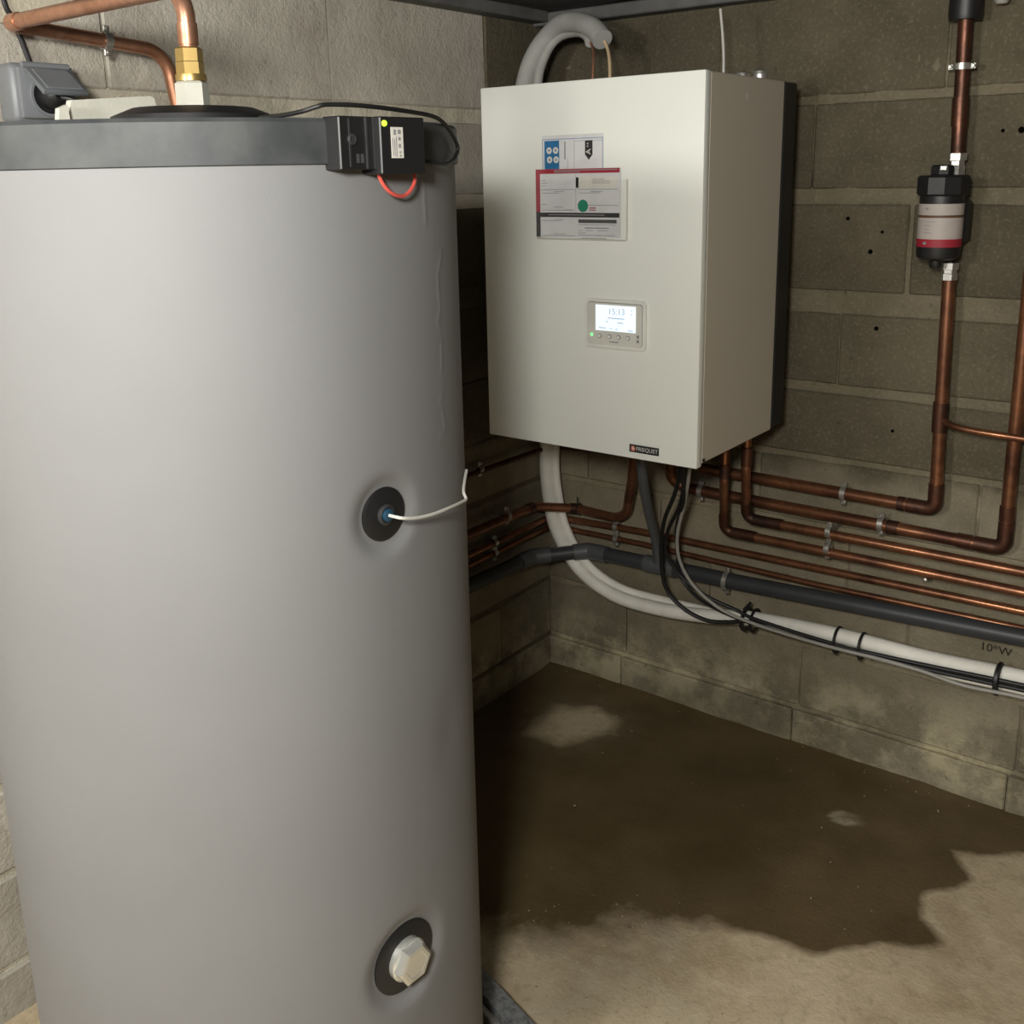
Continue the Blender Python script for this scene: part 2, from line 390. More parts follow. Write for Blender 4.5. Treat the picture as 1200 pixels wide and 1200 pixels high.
# drilled holes and stencilled marks on the right wall
for (x, z, r) in ((0.898, 1.066, .006), (0.949, 0.838, .0045), (0.897, 1.277, .004), (0.874, 1.234, .006), (0.82, 1.305, .005), (1.122, 1.48, .004), (1.156, 1.48, .007)):
    MB().lathe((x, 0.003, z), [(r, 0), (r*0.8, 0.0065)], 9, (Vector((1, 0, 0)), Vector((0, 0, 1)), Vector((0, -1, 0)))).build('drill_hole', M_HOLE, wall_r)
text_mb('10*W', (1.205, -0.003, 0.376), 0.027, (1, 0, 0), (0, 0, 1)).build('stencil_lettering', M_STENCIL, wall_r)
text_mb('1 110C', (1.185, -0.003, 0.420), 0.024, (1, 0, 0), (0, 0, 1)).build('stencil_lettering', M_STENCIL, wall_r)
# cream plaster smear high on the left wall
def smear():
    pts = []
    for k in range(40):
        a = 2*math.pi*k/40; r = 1+0.22*mnoise.noise((math.cos(a)*2.2, math.sin(a)*2.2, 4))
        pts.append((0.001, -1.50+0.20*r*math.cos(a), 1.720+0.070*r*math.sin(a)))
    return MB().prism(pts, (0.006, 0, 0)).build('plaster_smear', M_PLASTER, wall_l)
smear()
# the rest of the room, behind and beside the photographer
def slab(name, c, size, m_): return struct(MB().box(c, size).build(name, m_))
M_DARKWALL = masonry('dark_rough_wall', (0.05, 0.045, 0.035), (0.08, 0.07, 0.055))
slab('wall_back', (1.7, -4.1, 0.9), (4.0, 0.2, 1.88), M_DARKWALL)
slab('wall_far', (3.7, -2.0, 0.9), (0.2, 4.0, 1.88), M_DARKWALL)
def ceiling():
    nx, ny = 60, 66; vs = []; fs = []
    for j in range(ny+1):
        for i in range(nx+1):
            x = -0.2+i*3.9/nx; y = -4.1+j*4.3/ny
            vs.append((x, y, 1.812+0.008*mnoise.noise((x*4, y*4, 9))))
    for j in range(ny):
        for i in range(nx): fs.append((j*(nx+1)+i, (j+1)*(nx+1)+i, (j+1)*(nx+1)+i+1, j*(nx+1)+i+1))
    n0 = len(vs); vs += [(-0.2, -4.1, 1.95), (3.7, -4.1, 1.95), (3.7, 0.2, 1.95), (-0.2, 0.2, 1.95)]; fs.append((n0, n0+1, n0+2, n0+3))
    me = bpy.data.meshes.new('ceiling'); me.from_pydata(vs, [], fs); me.materials.append(M_CEIL)
    me.polygons.foreach_set('use_smooth', [True]*len(me.polygons))
    o = bpy.data.objects.new('ceiling', me); COL.objects.link(o); struct(o)
ceiling()
struct(MB().box((1.8, -0.025, 1.792), (3.6, 0.05, 0.030), 0.003).build('trim_1', M_BATTEN))
struct(MB().box((0.025, -2.025, 1.797), (0.05, 3.95, 0.028), 0.003).build('trim_2', M_BATTEN))

# ------------------------------------------------------------------ the storage tank
TC = Vector((0.4996, -1.4583, 0)); TR = 0.325; TTOP = 1.476; TB = 1.431
def cyl(deg, z, r): a = math.radians(deg); return Vector((TC.x+r*math.cos(a), TC.y+r*math.sin(a), z))
def frame(deg):  # (tangent, up, outward)
    a = math.radians(deg); return Vector((-math.sin(a), math.cos(a), 0)), Vector((0, 0, 1)), Vector((math.cos(a), math.sin(a), 0))
tank = thing('storage_tank', 'tall silver cylindrical hot water storage tank with black top band', 'tank', (TC.x, TC.y, 0))
ROS = (-3.47, 1.034, 0.0325, 0.008); PLG = (-4.03, 0.424, 0.050, 0.010)
WRINK = [[(20.2, 1.325), (17.6, 1.298), (18.5, 1.258), (16.6, 1.246), (18.3, 1.236)], [(18.4, 1.215), (18.0, 1.185)], [(18.4, 1.158), (16.4, 1.150), (17.9, 1.148)],
         [(17.7, 1.130), (18.9, 1.118), (18.6, 1.108), (15.6, 1.104)], [(12.8, 1.408), (13.1, 1.365)]]
def tank_body():
    th = [-30+0.5*i for i in range(141)] + [40+2.5*i for i in range(1, 116)]
    zs = []; z = 0.015
    while z < TB: zs.append(z); z += 0.005
    zs.append(TB+0.004); n = len(th); vs = []
    for z in zs:
        for t in th:
            r = TR+0.0007*mnoise.noise((math.cos(math.radians(t))*2.5, math.sin(math.radians(t))*2.5, z*1.3))
            tt = t if t <= 180 else t-360
            if -30 <= tt <= 40:
                for (a, zz, R, d) in (ROS, PLG):
                    rho = math.hypot(math.radians(tt-a)*TR, z-zz)
                    if rho < R+0.06: r -= d*math.exp(-(max(0, rho-R)**2)/(2*0.0095**2))
                for w in WRINK:
                    best = 1e9
                    for (a0, z0), (a1, z1) in zip(w, w[1:]):
                        px, py = math.radians(tt-a0)*TR, z-z0; dx, dy = math.radians(a1-a0)*TR, z1-z0
                        q = max(0, min(1, (px*dx+py*dy)/(dx*dx+dy*dy))); best = min(best, math.hypot(px-q*dx, py-q*dy))
                    if best < 0.01: r += 0.0009*math.exp(-best*best/(2*0.0022**2))
                b = math.hypot(math.radians(tt-15)*TR, (z-0.70)*0.7); r -= 0.0022*math.exp(-b*b/(2*0.022**2))
            vs.append(cyl(t, z, r))
    fs = [(i*n+j, i*n+(j+1) % n, (i+1)*n+(j+1) % n, (i+1)*n+j) for i in range(len(zs)-1) for j in range(n)]
    MB().add(vs, fs, True).build('jacket', M_TANK, tank)
tank_body()
MB().lathe((TC.x, TC.y, 0), [(0.30, 0.004), (0.318, 0.004), (0.318, 0.03)], 64, capt=False).build('foot_ring', M_BLACK, tank)
MB().lathe((TC.x, TC.y, 0), [(TR+0.001, TB-0.001), (TR+0.004, TB), (TR+0.004, TTOP-0.004), (TR+0.001, TTOP), (0.28, TTOP+0.002)], 128, capb=False).build('top_band', M_BAND, tank)
MB().lathe((TC.x, TC.y, 0), [(0.105, TTOP+0.001), (0.10, TTOP+0.018), (0.075, TTOP+0.028), (0.03, TTOP+0.031)], 40, capb=False).build('cover_cap', M_BLACK, tank)
def rosette(spec, name):
    deg, z, R, d = spec; ax = frame(deg); c = cyl(deg, z, TR-d-0.0015-0.5*R*R/TR*0.2)
    return MB().lathe(c, [(R, 0.0), (R, 0.0028), (R-0.003, 0.0045), (0.006, 0.0052)], 40, ax).build(name, M_BLACK, tank), ax, c
ro, ax, c = rosette(ROS, 'sensor_rosette')
MB().lathe(c+ax[2]*0.004, [(0.0125, 0), (0.0125, 0.004), (0.010, 0.0055), (0.0085, 0.003)], 24, ax).build('sensor_collar', M_BLACK2, ro)
MB().lathe(c+ax[2]*0.004, [(0.0080, 0), (0.0075, 0.0075), (0.004, 0.009)], 20, ax).build('sensor_tip', M_BLUE_PLUG, ro)
po, ax2, c2 = rosette(PLG, 'plug_rosette')
hx = MB().lathe(c2+ax2[2]*0.004, [(0.029, 0), (0.029, 0.008), (0.027, 0.010)], 32, ax2)
hx.build('plug_flange', M_NICKEL, po)
MB().lathe(c2+ax2[2]*0.012, [(0.0285, 0), (0.0285, 0.011), (0.0245, 0.014), (0.019, 0.0145), (0.018, 0.0135)], 6, ax2, smooth=False).build('hexagon_head', M_NICKEL, po)
# scratches on the black band
for (a, z, l, t) in ((-96, 1.460, .012, .4), (-94, 1.464, .010, -.2), (-92, 1.456, .009, .9), (-104, 1.452, .008, .5), (-103, 1.446, .010, 1.0), (-105, 1.441, .007, .2)):
    f = frame(a); d = f[0]*math.cos(t)+f[1]*math.sin(t); e = f[2].cross(d)
    MB().box(cyl(a, z, TR+0.0042), (l, 0.0007, 0.0006), 0, (d, e, f[2])).build('scratch', M_INK_GREY, tank)
# outlet union in the middle of the tank top
noz = thing('outlet_union', 'white hexagon nut and brass adapter on top of the silver tank', 'fitting', (0.4996, -1.4583, TTOP+0.031))
cx, cy = 0.4996, -1.4583
MB().lathe((cx, cy, 0), [(0.0205, TTOP+0.0315), (0.0205, TTOP+0.058), (0.017, TTOP+0.061)], 6, smooth=False).build('hexagon_nut', M_NUT, noz)
MB().lathe((cx, cy, 0), [(0.019, TTOP+0.061), (0.019, TTOP+0.066), (0.0185, TTOP+0.069)], 24).build('collar', M_BRASS, noz)
MB().lathe((cx, cy, 0), [(0.0172, TTOP+0.069), (0.0172, TTOP+0.083), (0.0165, TTOP+0.084), (0.0165, TTOP+0.099), (0.0135, TTOP+0.101)], 6, smooth=False).build('brass_adapter', M_BRASS, noz)

# tank pipe over to the wall and back down behind the tank
tp = thing('tank_outlet_pipe', 'pinkish copper pipe bending from tank top over to left wall', 'pipe', (cx, cy, TTOP+0.101))
PA = fillet([(cx, cy, TTOP+0.09), (cx+0.002, cy, 1.648), (0.05, -1.445, 1.650), (0.048, -1.175, 1.630), (0.048, -1.150, 1.46)], [0.055, 0.020, 0.05], 9)
MB().tube(PA, 0.011, 16).build('pipe', M_COPPER_PINK, tp)
MB().tube(fillet([(0.085, -1.4455, 1.650), (0.05, -1.445, 1.650), (0.05, -1.41, 1.648)], 0.020, 8), 0.0128, 16).build('elbow', M_COPPER_PINK, tp)
MB().tube([(cx+0.001, cy, 1.580), (cx+0.001, cy, 1.605)], 0.0125, 16).build('coupling', M_COPPER_PINK, tp)

# ------------------------------------------------------------------ pipe clips
def clip(c, axis, r, n, wall, label, group='zinc pipe clips', two=None):
    """c: pipe centre, axis: pipe direction, n: outwards from the wall, wall: distance from pipe centre to the wall"""
    c = Vector(c); axis = Vector(axis).normalized(); n = Vector(n); s = axis.cross(n).normalized()
    t = thing('pipe_clip', label, 'pipe clip', c-n*wall, group)
    for k, cc in enumerate([c] + ([Vector(two)] if two is not None else [])):
        MB().lathe(cc-axis*0.006, [(r+0.001, 0), (r+0.0035, 0), (r+0.0035, 0.012), (r+0.001, 0.012), (r+0.001, 0)], 20, (s, n, axis), False, False).build('band', M_CHROME, t)
        for sg in (-1, 1):
            e = cc+s*sg*(r+0.0075)
            MB().box(e, (0.010, 0.006, 0.011), 0.001, (s, n, axis)).build('ear', M_CHROME, t)
            MB().lathe(e+n*0.003, [(0.0042, 0), (0.0042, 0.0025), (0.003, 0.0042)], 10, (axis, s, n)).build('screw', M_CHROME, t)
    MB().tube([c-n*wall, c-n*(r+0.001)], 0.0035, 8).build('stud', M_CHROME, t)
    return t
Xp, Yp, Zp = Vector((1, 0, 0)), Vector((0, 1, 0)), Vector((0, 0, 1))
NR = Vector((0, -1, 0)); NL = Vector((1, 0, 0))
clip((0.0485, -1.285, 1.6385), (0, 1, -.05), 0.011, NL, 0.0485, 'bright pipe clip holding the pinkish copper pipe on left wall')
clip((0.863, -0.045, 0.688), Xp, 0.014, NR, 0.045, 'pipe clip on uppermost long copper pipe right of the boiler')
clip((0.952, -0.045, 0.631), Xp, 0.014, NR, 0.045, 'pipe clip on second copper pipe from top, left of its corner')
clip((0.848, -0.085, 0.603), Xp, 0.011, NR, 0.085, 'double pipe clip joining the two middle copper pipes', two=(0.847, -0.085, 0.562))
clip((0.582, -0.048, 0.408), Xp, 0.0225, NR, 0.048, 'large pipe clip around dark grey plastic drain pipe')
clip((0.502, -0.045, 0.631), Xp, 0.014, NR, 0.045, 'pipe clip just below the lower right corner of the boiler')
clip((0.242, -0.028, 0.479), Xp, 0.009, NR, 0.028, 'double pipe clip on the two low copper pipes near the room corner', two=(0.242, -0.026, 0.443))
clip((1.0465, -0.045, 1.604), Zp, 0.014, NR, 0.045, 'pipe clip on vertical copper pipe near the ceiling above black filter')
clip((0.03, -0.347, 0.686), Yp, 0.007, NL, 0.03, 'small pipe clip on thin pipe between tank and boiler')
clip((0.045, -0.262, 0.540), Yp, 0.0125, NL, 0.045, 'pipe clip on thick copper pipe on left wall beside the tank')
clip((0.025, -0.291, 0.468), Yp, 0.009, NL, 0.025, 'double pipe clip on two thin copper pipes on left wall beside the tank', two=(0.025, -0.293, 0.440))
sc = thing('wall_screw', 'single round screw head on wall above the lower copper pipes', 'screw', (1.052, 0, 0.512))
MB().tube([(1.052, 0.0, 0.514), (1.052, -0.03, 0.514)], 0.0035, 8).build('shank', M_CHROME, sc)
MB().lathe((1.052, -0.03, 0.514), [(0.006, 0), (0.0055, 0.003), (0.0025, 0.005)], 12, (Xp, Zp, NR)).build('head', M_CHROME, sc)

# ------------------------------------------------------------------ copper pipes on the walls
def run(label, path, r, rad, elbows=(), couplings=(), mt=M_COPPER, name='copper_pipe'):
    t = thing(name, label, 'pipe', Vector(path[0]), 'copper pipes')
    MB().tube(fillet(path, rad, 8), r, 16).build('pipe', mt, t)
    for (pts, er) in elbows: MB().tube(fillet(pts, er, 8), r+0.0022, 16).build('elbow', M_COPPER_DARK, t)
    for a, b in couplings: MB().tube([a, b], r+0.002, 16).build('coupling', M_COPPER_DARK, t)
    return t
Y = -0.045
p1 = run('copper pipe from behind boiler turning up to the black filter', [(0.50, Y, 0.690), (1.064, Y, 0.686), (1.055, Y, 1.185)], 0.014, 0.022,
         [([(1.005, Y, 0.6865), (1.064, Y, 0.686), (1.063, Y, 0.745)], 0.022)], [((1.0595, Y, 0.86), (1.0588, Y, 0.925)), ((0.985, Y, 0.6866), (1.0, Y, 0.6865))])
MB().tube(spline([(1.060, Y, 0.889), (1.075, -0.055, 0.886), (1.10, -0.072, 0.882), (1.15, -0.078, 0.879), (1.23, -0.078, 0.8765), (1.34, -0.078, 0.873), (1.5, -0.078, 0.868), (1.75, -0.078, 0.861), (2.1, -0.078, 0.85), (2.6, -0.078, 0.84), (3.58, -0.078, 0.82)]), 0.0075, 12).build('branch_pipe', M_COPPER, p1)
run('copper riser from black filter up to the ceiling', [(1.0515, Y, 1.435), (1.044, Y, 1.80)], 0.0142, 0.0, [], [((1.050, Y, 1.49), (1.0488, Y, 1.545))], M_COPPER_DARK)
run('copper pipe under boiler running right then turning up at right edge', [(0.44, -0.13, 0.850), (0.425, -0.06, 0.650), (0.46, Y, 0.631), (1.209, Y, 0.626), (1.206, Y, 1.80)], 0.014, [0.04, 0.03, 0.022],
    [([(1.15, Y, 0.6265), (1.209, Y, 0.626), (1.209, Y, 0.685)], 0.022)], [((0.965, Y, 0.6275), (0.99, Y, 0.6275)), ((1.115, Y, 0.6268), (1.145, Y, 0.6266)), ((1.2088, Y, 0.69), (1.2085, Y, 0.72))])
run('third long copper pipe, dropping from boiler rear then running right', [(0.664, -0.14, 0.850), (0.660, -0.135, 0.74), (0.644, -0.085, 0.597), (3.58, -0.085, 0.601)], 0.011, [0.05, 0.022],
    [([(0.6495, -0.101, 0.643), (0.644, -0.085, 0.597), (0.69, -0.085, 0.597)], 0.022)], [((0.69, -0.085, 0.597), (0.735, -0.085, 0.598)), ((0.663, -0.138, 0.745), (0.664, -0.14, 0.79))])
run('fourth long copper pipe, dropping from boiler side then running right', [(0.610, -0.14, 0.850), (0.606, -0.135, 0.70), (0.587, -0.085, 0.553), (3.58, -0.085, 0.556)], 0.011, [0.05, 0.022],
    [([(0.593, -0.101, 0.600), (0.587, -0.085, 0.553), (0.635, -0.085, 0.554)], 0.022)], [((0.635, -0.085, 0.554), (0.67, -0.085, 0.554)), ((0.608, -0.137, 0.705), (0.6085, -0.138, 0.74))])
run('fifth long copper pipe turning the room corner above the lowest one', [(0.002, -1.30, 0.468), (0.025, -1.30, 0.468), (0.025, -0.025, 0.466), (0.319, -0.028, 0.480), (0.82, -0.038, 0.489), (1.26, -0.045, 0.496), (3.58, -0.045, 0.50)], 0.0095, [0.02, 0.03, 0, 0, 0])
run('lowest thin copper pipe just above the dark grey drain pipe', [(0.002, -1.24, 0.440), (0.025, -1.24, 0.440), (0.025, -0.025, 0.438), (0.317, -0.025, 0.444), (0.81, -0.025, 0.442), (1.26, -0.025, 0.449), (3.58, -0.025, 0.452)], 0.0075, [0.02, 0.03, 0, 0, 0])
run('thick copper pipe rounding the corner in front of white conduit and curving up', [(0.002, -1.36, 0.545), (0.045, -1.36, 0.545), (0.045, -0.135, 0.530), (0.125, -0.045, 0.514), (0.285, -0.052, 0.512), (0.345, -0.12, 0.657), (0.385, -0.17, 0.850)], 0.0125, [0.03, 0.03, 0.03, 0.075, 0.08],
    [], [((0.045, -0.165, 0.531), (0.045, -0.145, 0.5305)), ((0.112, -0.0598, 0.5166), (0.125, -0.046, 0.514))], M_COPPER)
run('thin pipe high on left wall between tank and boiler', [(0.002, -1.20, 0.690), (0.03, -1.20, 0.690), (0.03, -0.03, 0.676), (0.36, -0.03, 0.690)], 0.007, 0.025, mt=M_COPPER_DARK)
# tie wrap with tail around the thick pipe
tw = tag(MB().tube([Vector((0.132, -0.045, 0.5135))+Vector((0, math.cos(a), math.sin(a)))*0.0145 for a in [2*math.pi*k/20 for k in range(21)]], 0.0022, 6, False).tube([(0.133, -0.055, 0.525), (0.135, -0.058, 0.552)], 0.0018, 6).build('cable_tie', M_BLACK), 'black cable tie around thick copper pipe right of the white conduit', 'cable tie', 'cable ties')
# grey plastic drain pipe
dp = thing('drain_pipe', 'dark grey plastic drain pipe running below the copper pipes', 'pipe', (0.048, -1.15, 0.0))
Yd = -0.048
D1 = [(0.050, -1.15, 0.0), (0.050, -1.15, 0.420), (0.048, -0.155, 0.390), (0.165, Yd, 0.399), (0.6, Yd, 0.410), (1.3, Yd, 0.440), (3.58, Yd, 0.45)]
MB().tube(fillet(D1, 0.03, 6), 0.0195, 18).build('pipe', M_PVC, dp)
MB().tube(fillet([(0.048, -0.215, 0.3915), (0.048, -0.155, 0.390), (0.085, -0.120, 0.393)], 0.03, 6), 0.0225, 18).build('elbow', M_PVC2, dp)
MB().tube(fillet([(0.133, -0.077, 0.3965), (0.165, Yd, 0.399), (0.225, Yd, 0.4005)], 0.03, 6), 0.0225, 18).build('elbow', M_PVC2, dp)
MB().tube([(0.345, Yd, 0.4035), (0.435, Yd, 0.4055)], 0.0225, 18).tube([(0.389, Yd, 0.405), (0.390, -0.055, 0.455)], 0.019, 18).build('tee_fitting', M_PVC2, dp)
hz = tag(MB().tube(spline([(0.452, -0.25, 0.848), (0.448, -0.25, 0.739), (0.423, -0.18, 0.62), (0.394, -0.085, 0.497), (0.389, -0.057, 0.430)]), 0.0125, 14).build('drain_hose', M_PVC2), 'grey drain hose dropping from boiler into the plastic tee', 'hose')

# ------------------------------------------------------------------ white insulated refrigerant lines
li = thing('insulated_line', 'white foam insulated double refrigerant line sweeping along the right wall', 'conduit', (0.05, -0.06, 0.66))
LN = [(0.060, -0.115, 0.93), (0.040, -0.070, 0.72), (0.030, -0.057, 0.62), (0.038, -0.056, 0.535), (0.064, -0.056, 0.440), (0.138, -0.056, 0.343), (0.254, -0.06, 0.294), (0.389, -0.06, 0.288), (0.538, -0.06, 0.304), (0.654, -0.06, 0.328), (0.87, -0.06, 0.342), (1.084, -0.06, 0.342), (1.276, -0.06, 0.352), (1.48, -0.06, 0.357), (1.72, -0.06, 0.357), (2.05, -0.06, 0.357), (2.5, -0.06, 0.357), (3.0, -0.06, 0.357), (3.58, -0.06, 0.357)]
MB().tube(spline(LN), 0.0185, 18).build('large_line', M_FOAM, li)
L2 = []
for i, p in enumerate(LN):
    off = [(0.025, 0.006, 0), (0.025, 0.008, 0), (0.025, 0.010, 0), (0.025, 0.012, 0.004), (0.024, 0.012, 0.008), (0.017, 0.014, 0.015), (0.006, 0.020, 0.016), (0.0, 0.026, 0.014), (0, 0.026, 0.002), (0, 0.022, -0.012), (0, 0.006, -0.026), (0, 0.004, -0.027), (0, 0.002, -0.027)][min(i, 12)]
    L2.append((p[0]+off[0], p[1]+off[1], p[2]+off[2]))
MB().tube(spline(L2), 0.0118, 14).build('small_line', M_FOAM, li)
ar = thing('insulated_line', 'pale grey insulated tube arching over the top of the boiler', 'conduit', (0.05, -0.165, 1.567))
MB().tube(spline([(0.060, -0.165, 1.20), (0.052, -0.165, 1.50), (0.050, -0.160, 1.600), (0.055, -0.145, 1.660), (0.070, -0.130, 1.705), (0.100, -0.118, 1.742), (0.150, -0.130, 1.762), (0.219, -0.160, 1.755), (0.280, -0.195, 1.732), (0.315, -0.215, 1.705)]), 0.0235, 18).build('sleeve', M_GREYTUBE, ar)
MB().tube(spline([(0.095, -0.150, 1.20), (0.088, -0.150, 1.50), (0.083, -0.145, 1.63), (0.095, -0.125, 1.70), (0.13, -0.12, 1.735), (0.20, -0.145, 1.738), (0.25, -0.18, 1.722), (0.272, -0.20, 1.703)]), 0.0115, 14).build('thin_sleeve', M_GREYTUBE, ar)
MB().tube(spline([(0.262, -0.193, 1.715), (0.284, -0.208, 1.690), (0.297, -0.225, 1.660), (0.303, -0.24, 1.592)]), 0.0030, 10).build('bare_copper_tube', M_COPPER_PINK, ar)
MB().tube(spline([(0.298, -0.205, 1.718), (0.322, -0.21, 1.693), (0.342, -0.228, 1.655), (0.351, -0.24, 1.592)]), 0.0038, 10).build('bare_copper_tube', M_BARE, ar)

# ------------------------------------------------------------------ cables under the boiler
def cable(name, label, pts, r, m_, cat='cable', group=None):
    return tag(MB().tube(spline(pts, 6), r, 10).build(name, m_), label, cat, group)
cable('power_cable', 'black cable making the widest loop below the boiler', [(0.585, -0.30, 0.850), (0.577, -0.30, 0.757), (0.536, -0.25, 0.68), (0.471, -0.18, 0.58), (0.443, -0.14, 0.477), (0.446, -0.12, 0.383), (0.491, -0.11, 0.334), (0.553, -0.1, 0.312), (0.611, -0.092, 0.319), (0.665, -0.088, 0.333), (0.74, -0.087, 0.325), (0.88, -0.086, 0.322), (1.017, -0.086, 0.327), (1.127, -0.086, 0.330), (1.281, -0.086, 0.338), (1.48, -0.086, 0.345), (1.72, -0.086, 0.345), (2.05, -0.086, 0.345), (2.5, -0.086, 0.345), (3.0, -0.086, 0.345), (3.58, -0.086, 0.345)], 0.0052, M_BLACK_CABLE, group='cables under the boiler')
cable('power_cable', 'black cable running on the upper front of the white insulated line', [(0.598, -0.30, 0.850), (0.589, -0.30, 0.76), (0.536, -0.22, 0.651), (0.472, -0.16, 0.552), (0.455, -0.14, 0.491), (0.482, -0.12, 0.429), (0.549, -0.11, 0.384), (0.626, -0.092, 0.357), (0.69, -0.092, 0.344), (0.885, -0.090, 0.332), (0.943, -0.090, 0.333), (1.075, -0.088, 0.338), (1.282, -0.088, 0.350), (1.48, -0.088, 0.355), (1.72, -0.088, 0.355), (2.05, -0.088, 0.355), (2.5, -0.088, 0.355), (3.0, -0.088, 0.355), (3.58, -0.088, 0.355)], 0.0045, M_BLACK_CABLE, group='cables under the boiler')
cable('power_cable', 'short black cable dropping from boiler behind the dark grey drain pipe', [(0.61, -0.33, 0.850), (0.599, -0.33, 0.768), (0.555, -0.24, 0.665), (0.490, -0.15, 0.565), (0.462, -0.09, 0.47), (0.465, -0.075, 0.40), (0.52, -0.085, 0.360), (0.60, -0.10, 0.345), (0.68, -0.098, 0.333)], 0.0042, M_BLACK_CABLE, group='cables under the boiler')
cable('data_cable', 'grey cable hanging from boiler and sagging below the white line', [(0.605, -0.30, 0.850), (0.600, -0.30, 0.761), (0.547, -0.22, 0.653), (0.504, -0.17, 0.555), (0.494, -0.14, 0.477), (0.523, -0.12, 0.408), (0.59, -0.11, 0.359), (0.668, -0.101, 0.338), (0.782, -0.1, 0.330), (0.885, -0.1, 0.328), (0.983, -0.1, 0.330), (1.077, -0.1, 0.328), (1.167, -0.1, 0.320), (1.285, -0.1, 0.328), (1.48, -0.1, 0.332), (1.72, -0.1, 0.332), (2.05, -0.1, 0.332), (2.5, -0.1, 0.332), (3.0, -0.1, 0.332), (3.58, -0.1, 0.332)], 0.0042, M_GREYCABLE, group='cables under the boiler')
def tie(x, z, label, h=0.062, tail=None, w=0.0035):
    t = thing('cable_tie', label, 'cable tie', (x, -0.06, z), 'cable ties')
    ring = [Vector((x, -0.065+0.030*math.cos(a), z-0.010+h/2*math.sin(a))) for a in [2*math.pi*k/24 for k in range(25)]]
    MB().tube(ring, w, 6, False).build('strap', M_BLACK, t)
    MB().box((x, -0.094, z-0.018), (0.010, 0.008, 0.010), 0.001).build('lock', M_BLACK, t)
    if tail: MB().box(tail, (0.007, 0.003, 0.03), 0, ((Vector((0.8, 0, -0.6))), Yp, Vector((0.6, 0, 0.8)))).build('tail', M_BLACK, t)
    return t
tie(0.645, 0.337, 'black cable tie with upright tail, leftmost on the white line', 0.056, (0.656, -0.088, 0.372), 0.005)
tie(0.667, 0.338, 'thin black cable tie just right of the one with a tail', 0.056)
tie(0.876, 0.343, 'black cable tie, middle pair on white line, left one')
tie(0.934, 0.343, 'black cable tie, middle pair on white line, right one')
tie(1.228, 0.349, 'thick black cable tie on white line at right edge', 0.064, None, 0.006)

# ------------------------------------------------------------------ the wall-hung boiler
BX0, BX1, BZ0, BZ1, BF = 0.220, 0.7394, 0.846, 1.591, -0.5394
bo = thing('heat_pump_module', 'large white wall-hung heat pump indoor unit with black rear frame', 'boiler', ((BX0+BX1)/2, -0.3, BZ0))
MB().box(((BX0+BX1)/2, BF+0.011, (BZ0+BZ1)/2), (BX1-BX0, 0.022, BZ1-BZ0), 0.0025, seg=2).build('front_panel', M_WHITE, bo)
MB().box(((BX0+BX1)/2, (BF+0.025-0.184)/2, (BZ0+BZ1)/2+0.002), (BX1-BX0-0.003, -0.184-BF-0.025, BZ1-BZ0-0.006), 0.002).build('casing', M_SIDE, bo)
MB().box(((BX0+BX1)/2, BF+0.0235, (BZ0+BZ1)/2), (BX1-BX0-0.012, 0.004, BZ1-BZ0-0.012)).build('shadow_gap', M_BLACK, bo)
MB().box(((BX0+BX1)/2, -0.153, (BZ0+BZ1)/2+0.004), (BX1-BX0+0.001, 0.062, BZ1-BZ0-0.012), 0.003).build('rear_frame', M_BLACK, bo)
MB().prism([(BX0+0.03, -0.122, BZ1-0.05), (BX0+0.03, -0.001, BZ1-0.08), (BX0+0.03, -0.001, BZ0+0.06), (BX0+0.03, -0.122, BZ0+0.012)], (BX1-BX0-0.09, 0, 0)).build('wall_bracket', M_BLACK, bo)
MB().box((0.7405, BF+0.028, BZ0+0.012), (0.003, 0.006, 0.006)).build('latch', M_BLACK, bo)
for (x, y, r, h) in ((0.700, -0.305, 0.013, 0.012), (0.722, -0.270, 0.015, 0.016)):
    MB().lathe((x, y, BZ1-0.002), [(r, 0), (r, h*0.6), (r*1.05, h*0.6), (r*0.95, h), (r*0.5, h+0.003)], 20).build('pipe_cap', M_CHROME, bo)
FY = BF-0.0002
def front_box(x0, x1, z0, z1, d, bev=0.0, seg=1, y=FY): return MB().box(((x0+x1)/2, y-d/2, (z0+z1)/2), (x1-x0, d, z1-z0), bev, None, seg)
# badge
bd = front_box(0.588, 0.656, 0.8605, 0.8765, 0.0025, 0.0005).build('badge', M_INK, bo)
MB().prism([(0.5925, FY-0.0026, 0.8640), (0.6005, FY-0.0026, 0.8630), (0.6025, FY-0.0026, 0.8690), (0.6000, FY-0.0026, 0.8740), (0.5935, FY-0.0026, 0.8735)], (0, -0.0004, 0)).build('emblem', M_ORANGE, bd)
MB().box((0.5972, FY-0.0032, 0.8690), (0.0035, 0.0004, 0.0060), 0, (Vector((0.9, 0, 0.43)), Yp, Vector((-0.43, 0, 0.9)))).build('emblem_mark', M_LOGO_TXT, bd)
text_mb('FRISQUET', (0.6295, FY-0.0028, 0.8685), 0.0115, (1, 0, 0), (0, 0, 1)).build('lettering', M_LOGO_TXT, bd)
